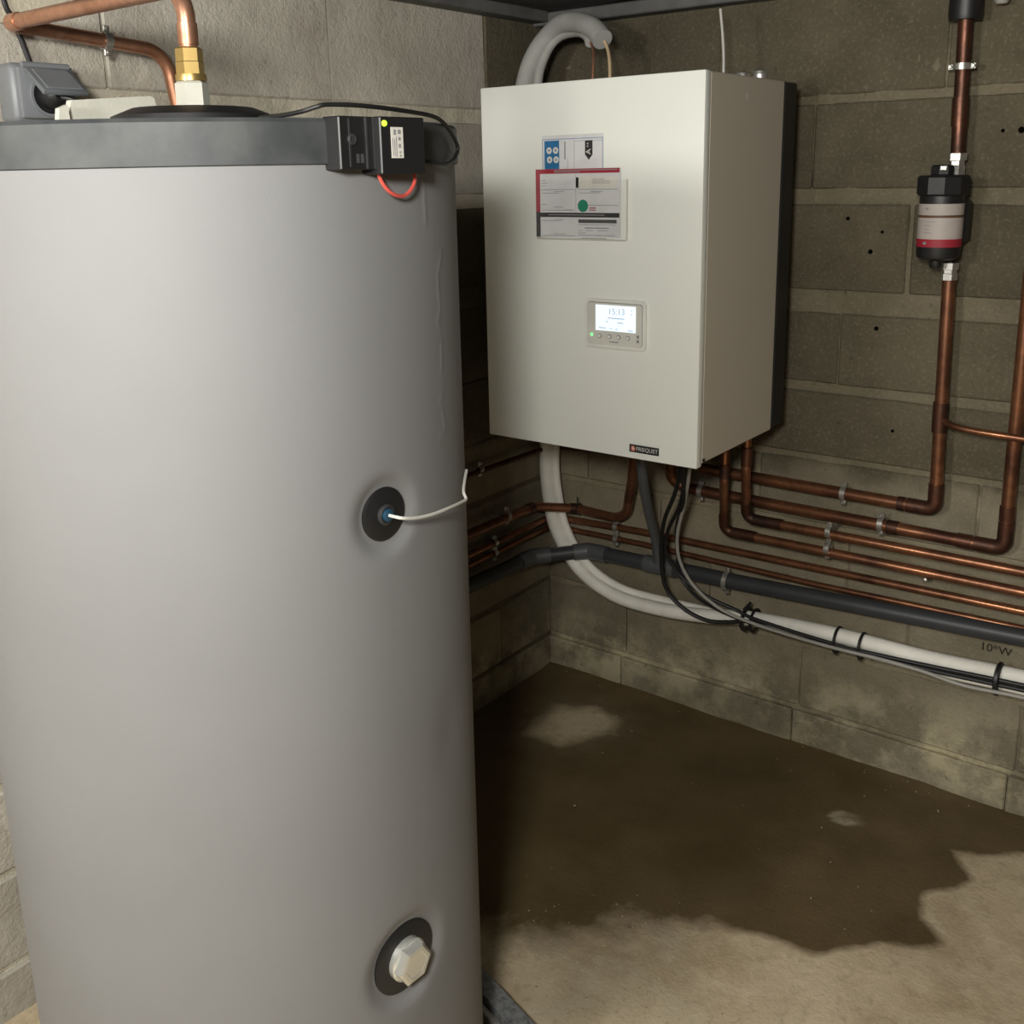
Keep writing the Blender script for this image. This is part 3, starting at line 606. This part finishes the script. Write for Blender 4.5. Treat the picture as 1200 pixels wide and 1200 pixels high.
# control panel
def rrect(x0, x1, z0, z1, r, d, y):
    pts = []
    for (cx_, cz_, a0) in ((x1-r, z1-r, 0), (x0+r, z1-r, 90), (x0+r, z0+r, 180), (x1-r, z0+r, 270)):
        for k in range(6): a = math.radians(a0+18*k); pts.append((cx_+r*math.cos(a), y, cz_+r*math.sin(a)))
    return MB().prism(pts, (0, -d, 0))
cp = rrect(0.483, 0.625, 1.070, 1.169, 0.009, 0.006, FY).build('control_panel', M_PANEL, bo)
PY = FY-0.006
rrect(0.4905, 0.6185, 1.077, 1.163, 0.006, 0.0005, PY).build('recess_line', M_INK_GREY, cp)
rrect(0.4915, 0.6175, 1.077, 1.1615, 0.006, 0.0012, PY).build('inner_plate', M_PANEL2, cp)
front_box(0.5105, 0.6035, 1.106, 1.1575, 0.0010, 0, 1, PY-0.0012).build('screen', M_SCREEN, cp)
text_mb('15:13', (0.560, PY-0.0026, 1.1450), 0.018, (1, 0, 0), (0, 0, 1)).build('clock_digits', M_DIGIT, cp)
ln = MB()
for (x0, x1, z) in ((0.539, 0.578, 1.1320), (0.535, 0.541, 1.1245), (0.562, 0.576, 1.1235), (0.518, 0.535, 1.1115), (0.544, 0.549, 1.1110), (0.558, 0.563, 1.1105), (0.586, 0.598, 1.1095), (0.593, 0.597, 1.150), (0.593, 0.597, 1.142)):
    ln.box(((x0+x1)/2, PY-0.0023, z), (x1-x0, 0.0003, 0.0018))
ln.build('screen_icons', M_DIGIT, cp)
MB().lathe((0.5005, PY-0.0012, 1.0960), [(0.0036, 0), (0.0030, 0.0012)], 14, (Xp, Zp, NR)).build('indicator_light', M_LED_G, cp)
for x in (0.5195, 0.5430, 0.5640, 0.5860):
    b = MB().lathe((x, PY-0.0011, 1.0945), [(0.0048, 0), (0.0044, 0.0010)], 18, (Xp, Zp, NR)).build('button_ring', M_INK_GREY, cp)
    MB().lathe((x, PY-0.0013, 1.0945), [(0.0034, 0), (0.0030, 0.0020)], 18, (Xp, Zp, NR)).build('button', M_WHITE, cp)
for z in (1.0985, 1.0895): front_box(0.6060, 0.6115, z-0.003, z+0.003, 0.0004, 0, 1, PY-0.0012).build('icon', M_INK_GREY, cp)
front_box(0.543, 0.564, 1.0830, 1.0850, 0.0004, 0, 1, PY-0.0012).build('maker_mark', M_INK_GREY, cp)
# energy label, tucked behind the document pouch
EX0, EX1, EZ0, EZ1 = 0.378, 0.5235, 1.372, 1.4895
en = thing('energy_label', 'white energy label with blue block tucked behind the document pouch', 'label', (0.45, FY, EZ0))
front_box(EX0, EX1, EZ0, EZ1, 0.0006).build('sheet', M_PAPER, en)
eY = FY-0.0006
def pr(mb, x0, x1, z0, z1, y): mb.box(((x0+x1)/2, y-0.0001, (z0+z1)/2), (x1-x0, 0.0002, z1-z0)); return mb
mb = MB(); pr(mb, EX0, EX1, EZ1-0.0085, EZ1-0.0075, eY); pr(mb, EX1-0.0015, EX1-0.0005, EZ0, EZ1-0.0075, eY); pr(mb, EX0, EX0+0.001, EZ0, EZ1-0.0075, eY)
mb.build('border', M_BLUE_INK, en)
bb = pr(MB(), 0.3835, 0.4195, EZ0, 1.4790, eY).build('blue_block', M_BLUE_INK, en)
for (x, z) in ((0.3950, 1.4600), (0.4110, 1.4600), (0.3960, 1.4420), (0.4120, 1.4420)):
    MB().lathe((x, eY-0.0001, z), [(0.0066, 0), (0.0066, 0.0003)], 20, (Xp, Zp, NR)).build('white_disc', M_PAPER_W, bb)
    MB().box((x, eY-0.0005, z), (0.0055, 0.0002, 0.0014)).box((x, eY-0.0005, z+0.002), (0.0035, 0.0002, 0.0012)).box((x, eY-0.0005, z-0.002), (0.0035, 0.0002, 0.0010)).build('pictogram', M_BLUE_INK, bb)
mb = MB(); pr(mb, 0.4555, 0.4562, EZ0, 1.4770, eY); pr(mb, 0.4555, 0.5210, 1.4763, 1.4770, eY); pr(mb, 0.4320, 0.4350, 1.4420, 1.4770, eY); pr(mb, 0.4395, 0.4402, EZ0, 1.4450, eY)
mb.build('print_lines', M_INK_GREY, en)
ag = MB().prism([(0.4815, eY-0.0003, 1.4770), (0.4990, eY-0.0003, 1.4770), (0.4990, eY-0.0003, 1.4500), (0.4905, eY-0.0003, 1.4400), (0.4815, eY-0.0003, 1.4500)], (0, -0.0002, 0)).build('rating_arrow', M_INK, en)
text_mb('A', (0.4902, eY-0.0008, 1.4555), 0.0160, (0, 0, 1), (-1, 0, 0)).build('rating_letter', M_PAPER_W, ag)
text_mb('++', (0.4885, eY-0.0008, 1.4685), 0.0085, (0, 0, 1), (-1, 0, 0)).build('rating_letter', M_PAPER_W, ag)
# document pouch with the guarantee sheet
DX0, DX1, DZ0, DZ1 = 0.366, 0.573, 1.287, 1.4245
dW, dH = DX1-DX0, DZ1-DZ0
do = thing('document_pouch', 'clear pouch holding a form with crimson header and green dot', 'document', (0.47, FY, DZ0))
def ysheet(u): return FY-0.0012-0.009*max(0, 1-u/0.16)**2
def strip(u0, u1, v0, v1, off, th):
    n = max(1, int((u1-u0)/0.02)) if u0 < 0.17 else 1; vs = []
    for k in range(n+1):
        u = u0+(u1-u0)*k/n
        for v in (v0, v1):
            for t in (0, th): vs.append((DX0+dW*u, ysheet(u)-off-t, DZ1-dH*v))
    fs = []
    for k in range(n):
        a = k*4; b = a+4
        fs += [(a, b, b+1, a+1), (a+2, a+3, b+3, b+2), (a+1, b+1, b+3, a+3), (a, a+2, b+2, b)]
    e = n*4; fs += [(0, 1, 3, 2), (e, e+2, e+3, e+1)]
    return MB().add(vs, fs)
sh = strip(0.005, 0.96, 0.005, 0.98, 0, 0.0003).build('sheet', M_PAPER, do)
sY = FY-0.0016
def U(u): return DX0+dW*u
def Vv(v): return DZ1-dH*v
def prn(u0, u1, v0, v1, m_, name): return strip(u0, u1, v0, v1, 0.0003, 0.0002).build(name, m_, sh)
prn(0.006, 0.945, 0.006, 0.072, M_RED_INK, 'crimson_header')
prn(0.006, 0.045, 0.072, 0.62, M_RED_INK, 'crimson_margin'); prn(0.006, 0.045, 0.62, 0.98, M_INK, 'black_margin')
prn(0.045, 0.945, 0.63, 0.695, M_INK, 'black_header'); prn(0.48, 0.915, 0.725, 0.775, M_INK_DARKGREY, 'grey_header')
prn(0.455, 0.93, 0.125, 0.275, M_PAPER_W, 'sticker'); prn(0.455, 0.485, 0.13, 0.275, M_INK_GREY, 'sticker_tab')
MB().lathe((U(0.535), sY-0.0002, Vv(0.532)), [(0.0122, 0), (0.0122, 0.0003)], 28, (Xp, Zp, NR)).build('green_dot', M_GREEN_INK, sh)
prn(0.605, 0.68, 0.555, 0.570, M_RED_INK, 'red_print'); prn(0.605, 0.68, 0.585, 0.598, M_RED_INK, 'red_print')
mb = MB(); random.seed(3)
def tl(u0, u1, v, h=0.008):
    q = strip(u0, u1, v, v+h, 0.0005, 0.0002); mb.add(q.v, q.f)
for (u0, u1, v) in ((.06, .10, .16), (.06, .12, .20), (.06, .10, .24), (.20, .31, .325), (.06, .25, .345), (.62, .76, .325), (.49, .73, .345), (.06, .11, .505), (.19, .30, .545), (.06, .43, .59), (.19, .31, .725), (.06, .28, .745), (.19, .33, .935), (.06, .44, .96), (.48, .91, .795), (.48, .53, .88), (.57, .65, .88), (.70, .82, .88), (.48, .57, .915), (.48, .90, .945), (.64, .78, .155), (.64, .84, .18), (.64, .84, .205), (.05, .45, .295), (.48, .93, .295), (.48, .93, .52), (.52, .80, .99), (.32, .42, .585)): tl(u0, u1, v)
tl(.555, .83, .838, .016); pr(mb, U(.452), U(.455), Vv(.62), Vv(.09), sY-0.0002)
mb.build('print_lines', M_INK_GREY, sh)
mb = MB()
for (v, u0, u1) in ((.02, .2, .92), (.045, .2, .5), (.655, .08, .78)): pr(mb, U(u0), U(u1), Vv(v+.012), Vv(v), sY-0.0003)
mb.build('header_print', M_INK_GREY, sh)
M_CLEAR, nt_, N_, L_, B_ = nodes_of('clear_pouch_film'); B_.inputs['Base Color'].default_value = (0.4, 0.4, 0.4, 1); B_.inputs['Roughness'].default_value = 0.25; B_.inputs['Alpha'].default_value = 0.02
MB().box(((DX0+DX1)/2+0.004, FY-0.0125, (DZ0+DZ1)/2-0.012), (dW+0.006, 0.0005, dH-0.022)).build('clear_film', M_CLEAR, do)
edge = MB(); edge.box(((DX0+DX1)/2+0.003, FY-0.004, DZ0-0.0008), (dW+0.004, 0.008, 0.0016)); edge.box((DX1+0.0065, FY-0.003, (DZ0+DZ1)/2-0.012), (0.0015, 0.006, dH-0.022)); edge.box((DX0-0.001, FY-0.003, (DZ0+DZ1)/2-0.014), (0.0015, 0.006, dH-0.03))
edge.build('pouch_edge', M_PAPER_W, do)
# small relief logo on the boiler side
MB().prism([(BX1, -0.372, 1.553), (BX1, -0.360, 1.560), (BX1, -0.362, 1.545)], (0.0006, 0, 0)).build('side_mark', M_PAPER_W, bo)
# thin white wire rising from the boiler top
cable('antenna_wire', 'thin white wire rising from boiler top to the ceiling', [(0.607, -0.2, 1.585), (0.607, -0.2, 1.64), (0.603, -0.2, 1.69), (0.596, -0.2, 1.742)], 0.0028, M_WHITECABLE, 'wire')

# ------------------------------------------------------------------ black air and dirt separator on the riser
FX, FYY = 1.040, -0.088
fl = thing('magnetic_filter', 'black cylindrical filter with white and red label on copper riser', 'filter', (FX, FYY, 1.216))
MB().lathe((FX, FYY, 0), [(0.030, 1.229), (0.040, 1.234), (0.0425, 1.243), (0.0425, 1.362)], 40).build('canister', M_BLACK, fl)
MB().lathe((FX, FYY, 0), [(0.046, 1.356), (0.051, 1.360), (0.051, 1.392), (0.047, 1.396), (0.02, 1.397)], 10, smooth=False).build('screw_cap', M_BLACK, fl)
MB().lathe((FX, FYY, 0), [(0.0430, 1.256), (0.0430, 1.341)], 48, capb=False, capt=False).build('label_wrap', M_FILTER_LABEL, fl)
MB().lathe((FX, FYY, 0), [(0.0433, 1.256), (0.0433, 1.272)], 48, capb=False, capt=False).build('red_stripe', M_RED_INK, fl)
MB().lathe((FX, FYY, 0), [(0.0433, 1.314), (0.0433, 1.319)], 48, capb=False, capt=False).build('brown_stripe', M_BROWN_INK, fl)
mb = MB()
for (a0, a1, z, h) in ((-118, -85, 1.3065, .0012), (-118, -100, 1.299, .0012), (-118, -103, 1.291, .0012), (-118, -95, 1.2845, .0012), (-117, -108, 1.332, .004), (-118, -108, 1.264, .005)):
    k = 5; vs = []
    for i in range(k+1):
        a = math.radians(a0+(a1-a0)*i/k)
        for dz in (-h/2, h/2): vs.append((FX+0.0436*math.cos(a), FYY+0.0436*math.sin(a), z+dz))
    mb.add(vs, [(2*i, 2*i+2, 2*i+3, 2*i+1) for i in range(k)])
mb.build('label_print', M_INK_GREY, fl)
MB().lathe((FX-0.004, FYY, 0), [(0.020, 1.396), (0.022, 1.398), (0.022, 1.412), (0.019, 1.416), (0.006, 1.417)], 8, smooth=False).build('vent_cap', M_BLACK, fl)
MB().box((FX+0.004, FYY-0.020, 1.410), (0.014, 0.006, 0.010), 0.0015).build('vent_valve', M_CHROME, fl)
MB().lathe((FX-0.002, FYY-0.004, 0), [(0.011, 1.213), (0.013, 1.217), (0.013, 1.231)], 12).build('drain_cap', M_BLACK, fl)
MB().box((FX+0.022, -0.055, 1.305), (0.050, 0.045, 0.085), 0.006).build('side_manifold', M_BLACK, fl)
MB().lathe((1.0515, Y, 0), [(0.0165, 1.392), (0.0165, 1.412), (0.0145, 1.414), (0.0145, 1.423), (0.0185, 1.424), (0.0185, 1.438)], 6, smooth=False).build('union_nut', M_CHROME, fl)
MB().lathe((1.0555, Y-0.004, 0), [(0.0165, 1.185), (0.0165, 1.198), (0.0145, 1.199), (0.0145, 1.206), (0.0175, 1.207), (0.0175, 1.220)], 6, smooth=False).build('union_nut', M_CHROME, fl)
MB().tube([(1.054, Y, 1.22), (1.052, Y, 1.40)], 0.012, 12).build('inlet_body', M_BLACK, fl)
# ceiling sleeve round the riser
tag(MB().lathe((1.045, -0.045, 0), [(0.030, 1.690), (0.032, 1.70), (0.030, 1.80)], 20).build('pipe_sleeve', M_BLACK), 'dark foam sleeve where the riser meets the ceiling', 'sleeve')
gl = thing('cable_gland', 'small grey fitting under the ceiling at top right corner', 'fitting', (1.106, -0.03, 1.72))
MB().lathe((1.106, -0.03, 0), [(0.010, 1.715), (0.014, 1.722), (0.014, 1.745), (0.010, 1.75)], 12).build('body', M_GREYCABLE, gl)
MB().tube([(1.106, -0.03, 1.745), (1.106, -0.03, 1.79)], 0.006, 10).build('stem', M_GREYCABLE, gl)

# ------------------------------------------------------------------ things mounted on the tank
BA = -3.9; bt, bu, bn = frame(BA); BC = cyl(BA, 1.4505, 0)
bc = thing('anode_controller', 'black electronic box with green light clipped to tank band', 'controller', cyl(BA, 1.42, TR+0.004))
def tb(t0, t1, z0, z1, r0, r1, bev=0.0015): return MB().box(Vector((TC.x, TC.y, 0))+bt*((t0+t1)/2)+bn*((r0+r1)/2)+Vector((0, 0, (z0+z1)/2)), (t1-t0, z1-z0, r1-r0), bev, (bt, bu, bn))
tb(-0.054, -0.0075, 1.424, 1.4775, 0.318, 0.345, 0.0013).build('side_module', M_BLACK, bc)
tb(-0.008, 0.056, 1.419, 1.4775, 0.316, 0.3555, 0.0013).build('housing', M_BLACK, bc)
for t in (-0.041,): tb(t-0.001, t+0.001, 1.427, 1.475, 0.345, 0.346, 0).build('ridge', M_BLACK2, bc)
for t in (-0.019, -0.0085): tb(t-0.001, t+0.001, 1.425, 1.4765, 0.345, 0.3475, 0).build('ridge', M_BLACK2, bc)
for t in (-0.031, -0.025): tb(t-0.0018, t+0.0018, 1.431, 1.440, 0.345, 0.3456, 0).build('vent_slot', M_BAND, bc)
sw = MB().lathe(Vector((TC.x, TC.y, 1.4545))+bt*-0.038+bn*0.3448, [(0.0058, 0), (0.0058, 0.002), (0.0045, 0.0028), (0.002, 0.0022)], 18, (bt, bu, bn)).build('screw', M_BLACK2, bc)
MB().lathe(Vector((TC.x, TC.y, 1.4705))+bt*-0.0022+bn*0.3555, [(0.0033, 0), (0.0030, 0.0018), (0.0015, 0.0028)], 14, (bt, bu, bn)).build('indicator_light', M_LED_Y, bc)
st = tb(0.0065, 0.0235, 1.4355, 1.4670, 0.3555, 0.3560, 0).build('sticker', M_PAPER_W, bc)
mb = MB()
for (t0, t1, z0, z1) in ((.016, .0205, 1.460, 1.4645), (.010, .0135, 1.459, 1.4645), (.0165, .020, 1.4535, 1.457), (.0165, .020, 1.446, 1.450), (.0175, .020, 1.4405, 1.4425), (.0175, .020, 1.437, 1.439), (.013, .0142, 1.437, 1.457), (.0105, .0115, 1.437, 1.455), (.0082, .009, 1.438, 1.456)):
    mb.box(Vector((TC.x, TC.y, (z0+z1)/2))+bt*((t0+t1)/2)+bn*0.3561, (t1-t0, z1-z0, 0.0002), 0, (bt, bu, bn))
mb.build('sticker_print', M_INK_GREY, st)
rw = [(-3.6, 1.424, .337), (-2.9, 1.412, .338), (-1.4, 1.402, .339), (0.7, 1.3965, .339), (3.0, 1.3960, .338), (4.9, 1.4015, .338), (6.5, 1.411, .337), (7.0, 1.424, .335)]
MB().tube(spline([cyl(*q) for q in rw]), 0.0021, 8).build('red_wire', M_REDWIRE, bc)
pc = [(-20, 1.4805, .24), (-18.5, 1.4805, .29), (-17.2, 1.4825, .322), (-15.3, 1.4865, .334), (-13, 1.489, .335), (-5, 1.4885, .336), (6.3, 1.485, .336), (15.6, 1.481, .336), (22, 1.470, .336), (27.5, 1.455, .336), (28.5, 1.445, .336), (25, 1.434, .335), (19, 1.429, .336), (12, 1.431, .338), (8, 1.433, .335)]
cable('controller_cable', 'thin black twin cable looping over tank rim to the controller box', [cyl(*q) for q in pc], 0.0024, M_BLACK_CABLE)
cable('sensor_cable', 'thin grey sensor cable sticking out of black rosette on the tank', [cyl(*q) for q in [(-3.47, 1.034, .318), (-3.6, 1.035, .338), (-2.5, 1.033, .345), (1.45, 1.027, .345), (6.9, 1.022, .344), (13.6, 1.018, .343), (20.5, 1.0125, .342), (22.3, 1.0125, .342), (24, 1.021, .336), (34, 1.03, .329)]], 0.0020, M_WHITECABLE)
# white foam scraps lying on the tank top
def scrap(label, pts, d): return tag(MB().prism(pts, d).build('foam_scrap', M_POLY), label, 'foam', 'white scraps on the tank top')
zt = TTOP+0.002
scrap('long white foam scrap on tank top left of the hexagon nut', [(0.30, -1.520, zt), (0.30, -1.505, 1.524), (0.30, -1.384, 1.5345), (0.30, -1.378, 1.532), (0.30, -1.366, zt)], (-0.012, 0, 0))
scrap('short white foam scrap on tank top right of the hexagon nut', [(0.30, -1.300, zt), (0.30, -1.290, 1.520), (0.30, -1.226, 1.5285), (0.30, -1.222, zt)], (-0.012, 0, 0))
scrap('small pale tape scrap on tank top beside the grey socket', [(0.315, -1.538, zt), (0.315, -1.532, 1.512), (0.315, -1.520, 1.517), (0.315, -1.517, zt)], (-0.010, 0, 0))

# ------------------------------------------------------------------ grey socket on the left wall
so = thing('wall_socket', 'grey weatherproof wall socket with flap held open by a plug', 'socket', (0, -1.395, 1.49))
def sb(y0, y1, z0, z1, x0, x1, bev, seg=2): return MB().box(((x0+x1)/2, (y0+y1)/2, (z0+z1)/2), (x1-x0, y1-y0, z1-z0), bev, None, seg)
sb(-1.452, -1.345, 1.508, 1.596, 0.001, 0.050, 0.010, 3).build('back_box', M_SOCKET, so)
sb(-1.444, -1.353, 1.514, 1.590, 0.048, 0.058, 0.004, 2).build('front_frame', M_SOCKET, so)
MB().lathe((0.0585, -1.3985, 1.548), [(0.031, -0.001), (0.031, 0.003), (0.027, 0.003), (0.026, -0.0005)], 32, (Yp, Zp, Xp)).build('outlet_rim', M_SOCKET, so)
MB().lathe((0.0580, -1.3985, 1.548), [(0.0255, 0), (0.0255, 0.001)], 32, (Yp, Zp, Xp)).build('outlet_well', M_BLACK, so)
d1 = Vector((0.80, 0, -0.60)); d2 = Vector((0.60, 0, 0.80))
fp = MB().box(Vector((0.060, -1.3985, 1.585))+d1*0.030, (0.062, 0.074, 0.009), 0.003, (d1, Yp, d2), 2).build('flap', M_SOCKET2, so)
MB().box(Vector((0.060, -1.3985, 1.585))+d1*0.030+d2*0.0048, (0.050, 0.058, 0.002), 0.0008, (d1, Yp, d2)).build('flap_panel', M_SOCKET, fp)
MB().tube([(0.056, -1.436, 1.592), (0.056, -1.361, 1.592)], 0.005, 12).build('hinge', M_SOCKET, so)
pg = thing('mains_plug', 'black mains plug sitting under the open socket flap', 'plug', (0.06, -1.3985, 1.548))
MB().lathe((0.0595, -1.3985, 1.548), [(0.0195, 0), (0.0190, 0.016), (0.013, 0.026), (0.008, 0.030)], 24, (Yp, Zp, Xp)).build('plug_body', M_BLACK, pg)
MB().tube(spline([(0.084, -1.3985, 1.546), (0.098, -1.375, 1.538), (0.085, -1.335, 1.522), (0.06, -1.30, 1.49), (0.05, -1.29, 1.44)]), 0.0045, 10).build('cord', M_BLACK_CABLE, pg)
cable('supply_cable', 'black cable coming down the left wall into the grey socket', [(0.008, -1.433, 1.79), (0.008, -1.425, 1.689), (0.008, -1.415, 1.666), (0.008, -1.406, 1.636), (0.012, -1.395, 1.590)], 0.0042, M_BLACK_CABLE)
# grey metal channel at the foot of the tank
ch = thing('metal_channel', 'grey metal channel lying on floor at right of tank foot', 'channel', (0.72, -1.19, 0))
a0, b0 = Vector((0.60, -1.110, 0)), Vector((0.86, -1.190, 0)); dd = (b0-a0).normalized(); nn = Vector((-dd.y, dd.x, 0)); mid = (a0+b0)/2; ll = (b0-a0).length
MB().box(mid+Vector((0, 0, 0.0165)), (ll, 0.036, 0.032), 0.002, (dd, nn, Zp)).build('web', M_ZINC, ch)
MB().box(mid-nn*0.026+Vector((0, 0, 0.010)), (ll, 0.014, 0.018), 0.002, (dd, nn, Zp)).build('flange', M_CHROME, ch)

M_GRIT = mat('pale_grit', (0.40, 0.35, 0.24), 0.9, col2=(0.22, 0.18, 0.11), nscale=60)
# loose crumbs of mortar and grit on the floor
def crumbs():
    random.seed(11); mb = MB()
    for k in range(300):
        if k < 230: x, y = random.gauss(0.86, 0.16), random.gauss(-0.98, 0.10)
        elif k < 260: x, y = random.uniform(0.05, 1.7), -abs(random.gauss(0.03, 0.03))-0.012
        else: x, y = random.uniform(0.3, 1.6), random.uniform(-1.1, -0.05)
        if math.hypot(x-TC.x, y-TC.y) < TR+0.02 or x < 0.02: continue
        r = random.uniform(0.0010, 0.0026)*(1.4 if random.random() < 0.06 else 1)
        z = 0.006*mnoise.noise((x*2.3, y*2.3, 0))+0.0025*mnoise.noise((x*9, y*9, 3))-0.004+r*0.4
        if y > -0.06: z += 0.004
        a = random.random()*6.28; e = (Vector((math.cos(a), math.sin(a), 0)), Vector((-math.sin(a), math.cos(a), 0)), Zp)
        vs = [Vector((x, y, z))+e[0]*p[0]*r*random.uniform(.7, 1.4)+e[1]*p[1]*r*random.uniform(.7, 1.2)+e[2]*p[2]*r*0.8 for p in ((1, 0, 0), (0, 1, 0), (-1, 0, 0), (0, -1, 0), (0, 0, 1), (0, 0, -1))]
        mb.add(vs, [(0, 1, 4), (1, 2, 4), (2, 3, 4), (3, 0, 4), (1, 0, 5), (2, 1, 5), (3, 2, 5), (0, 3, 5)])
    o = mb.build('floor_grit', M_GRIT); o['kind'] = 'stuff'
    tag(o, 'pale crumbs of mortar scattered over the wet floor', 'grit')
crumbs()
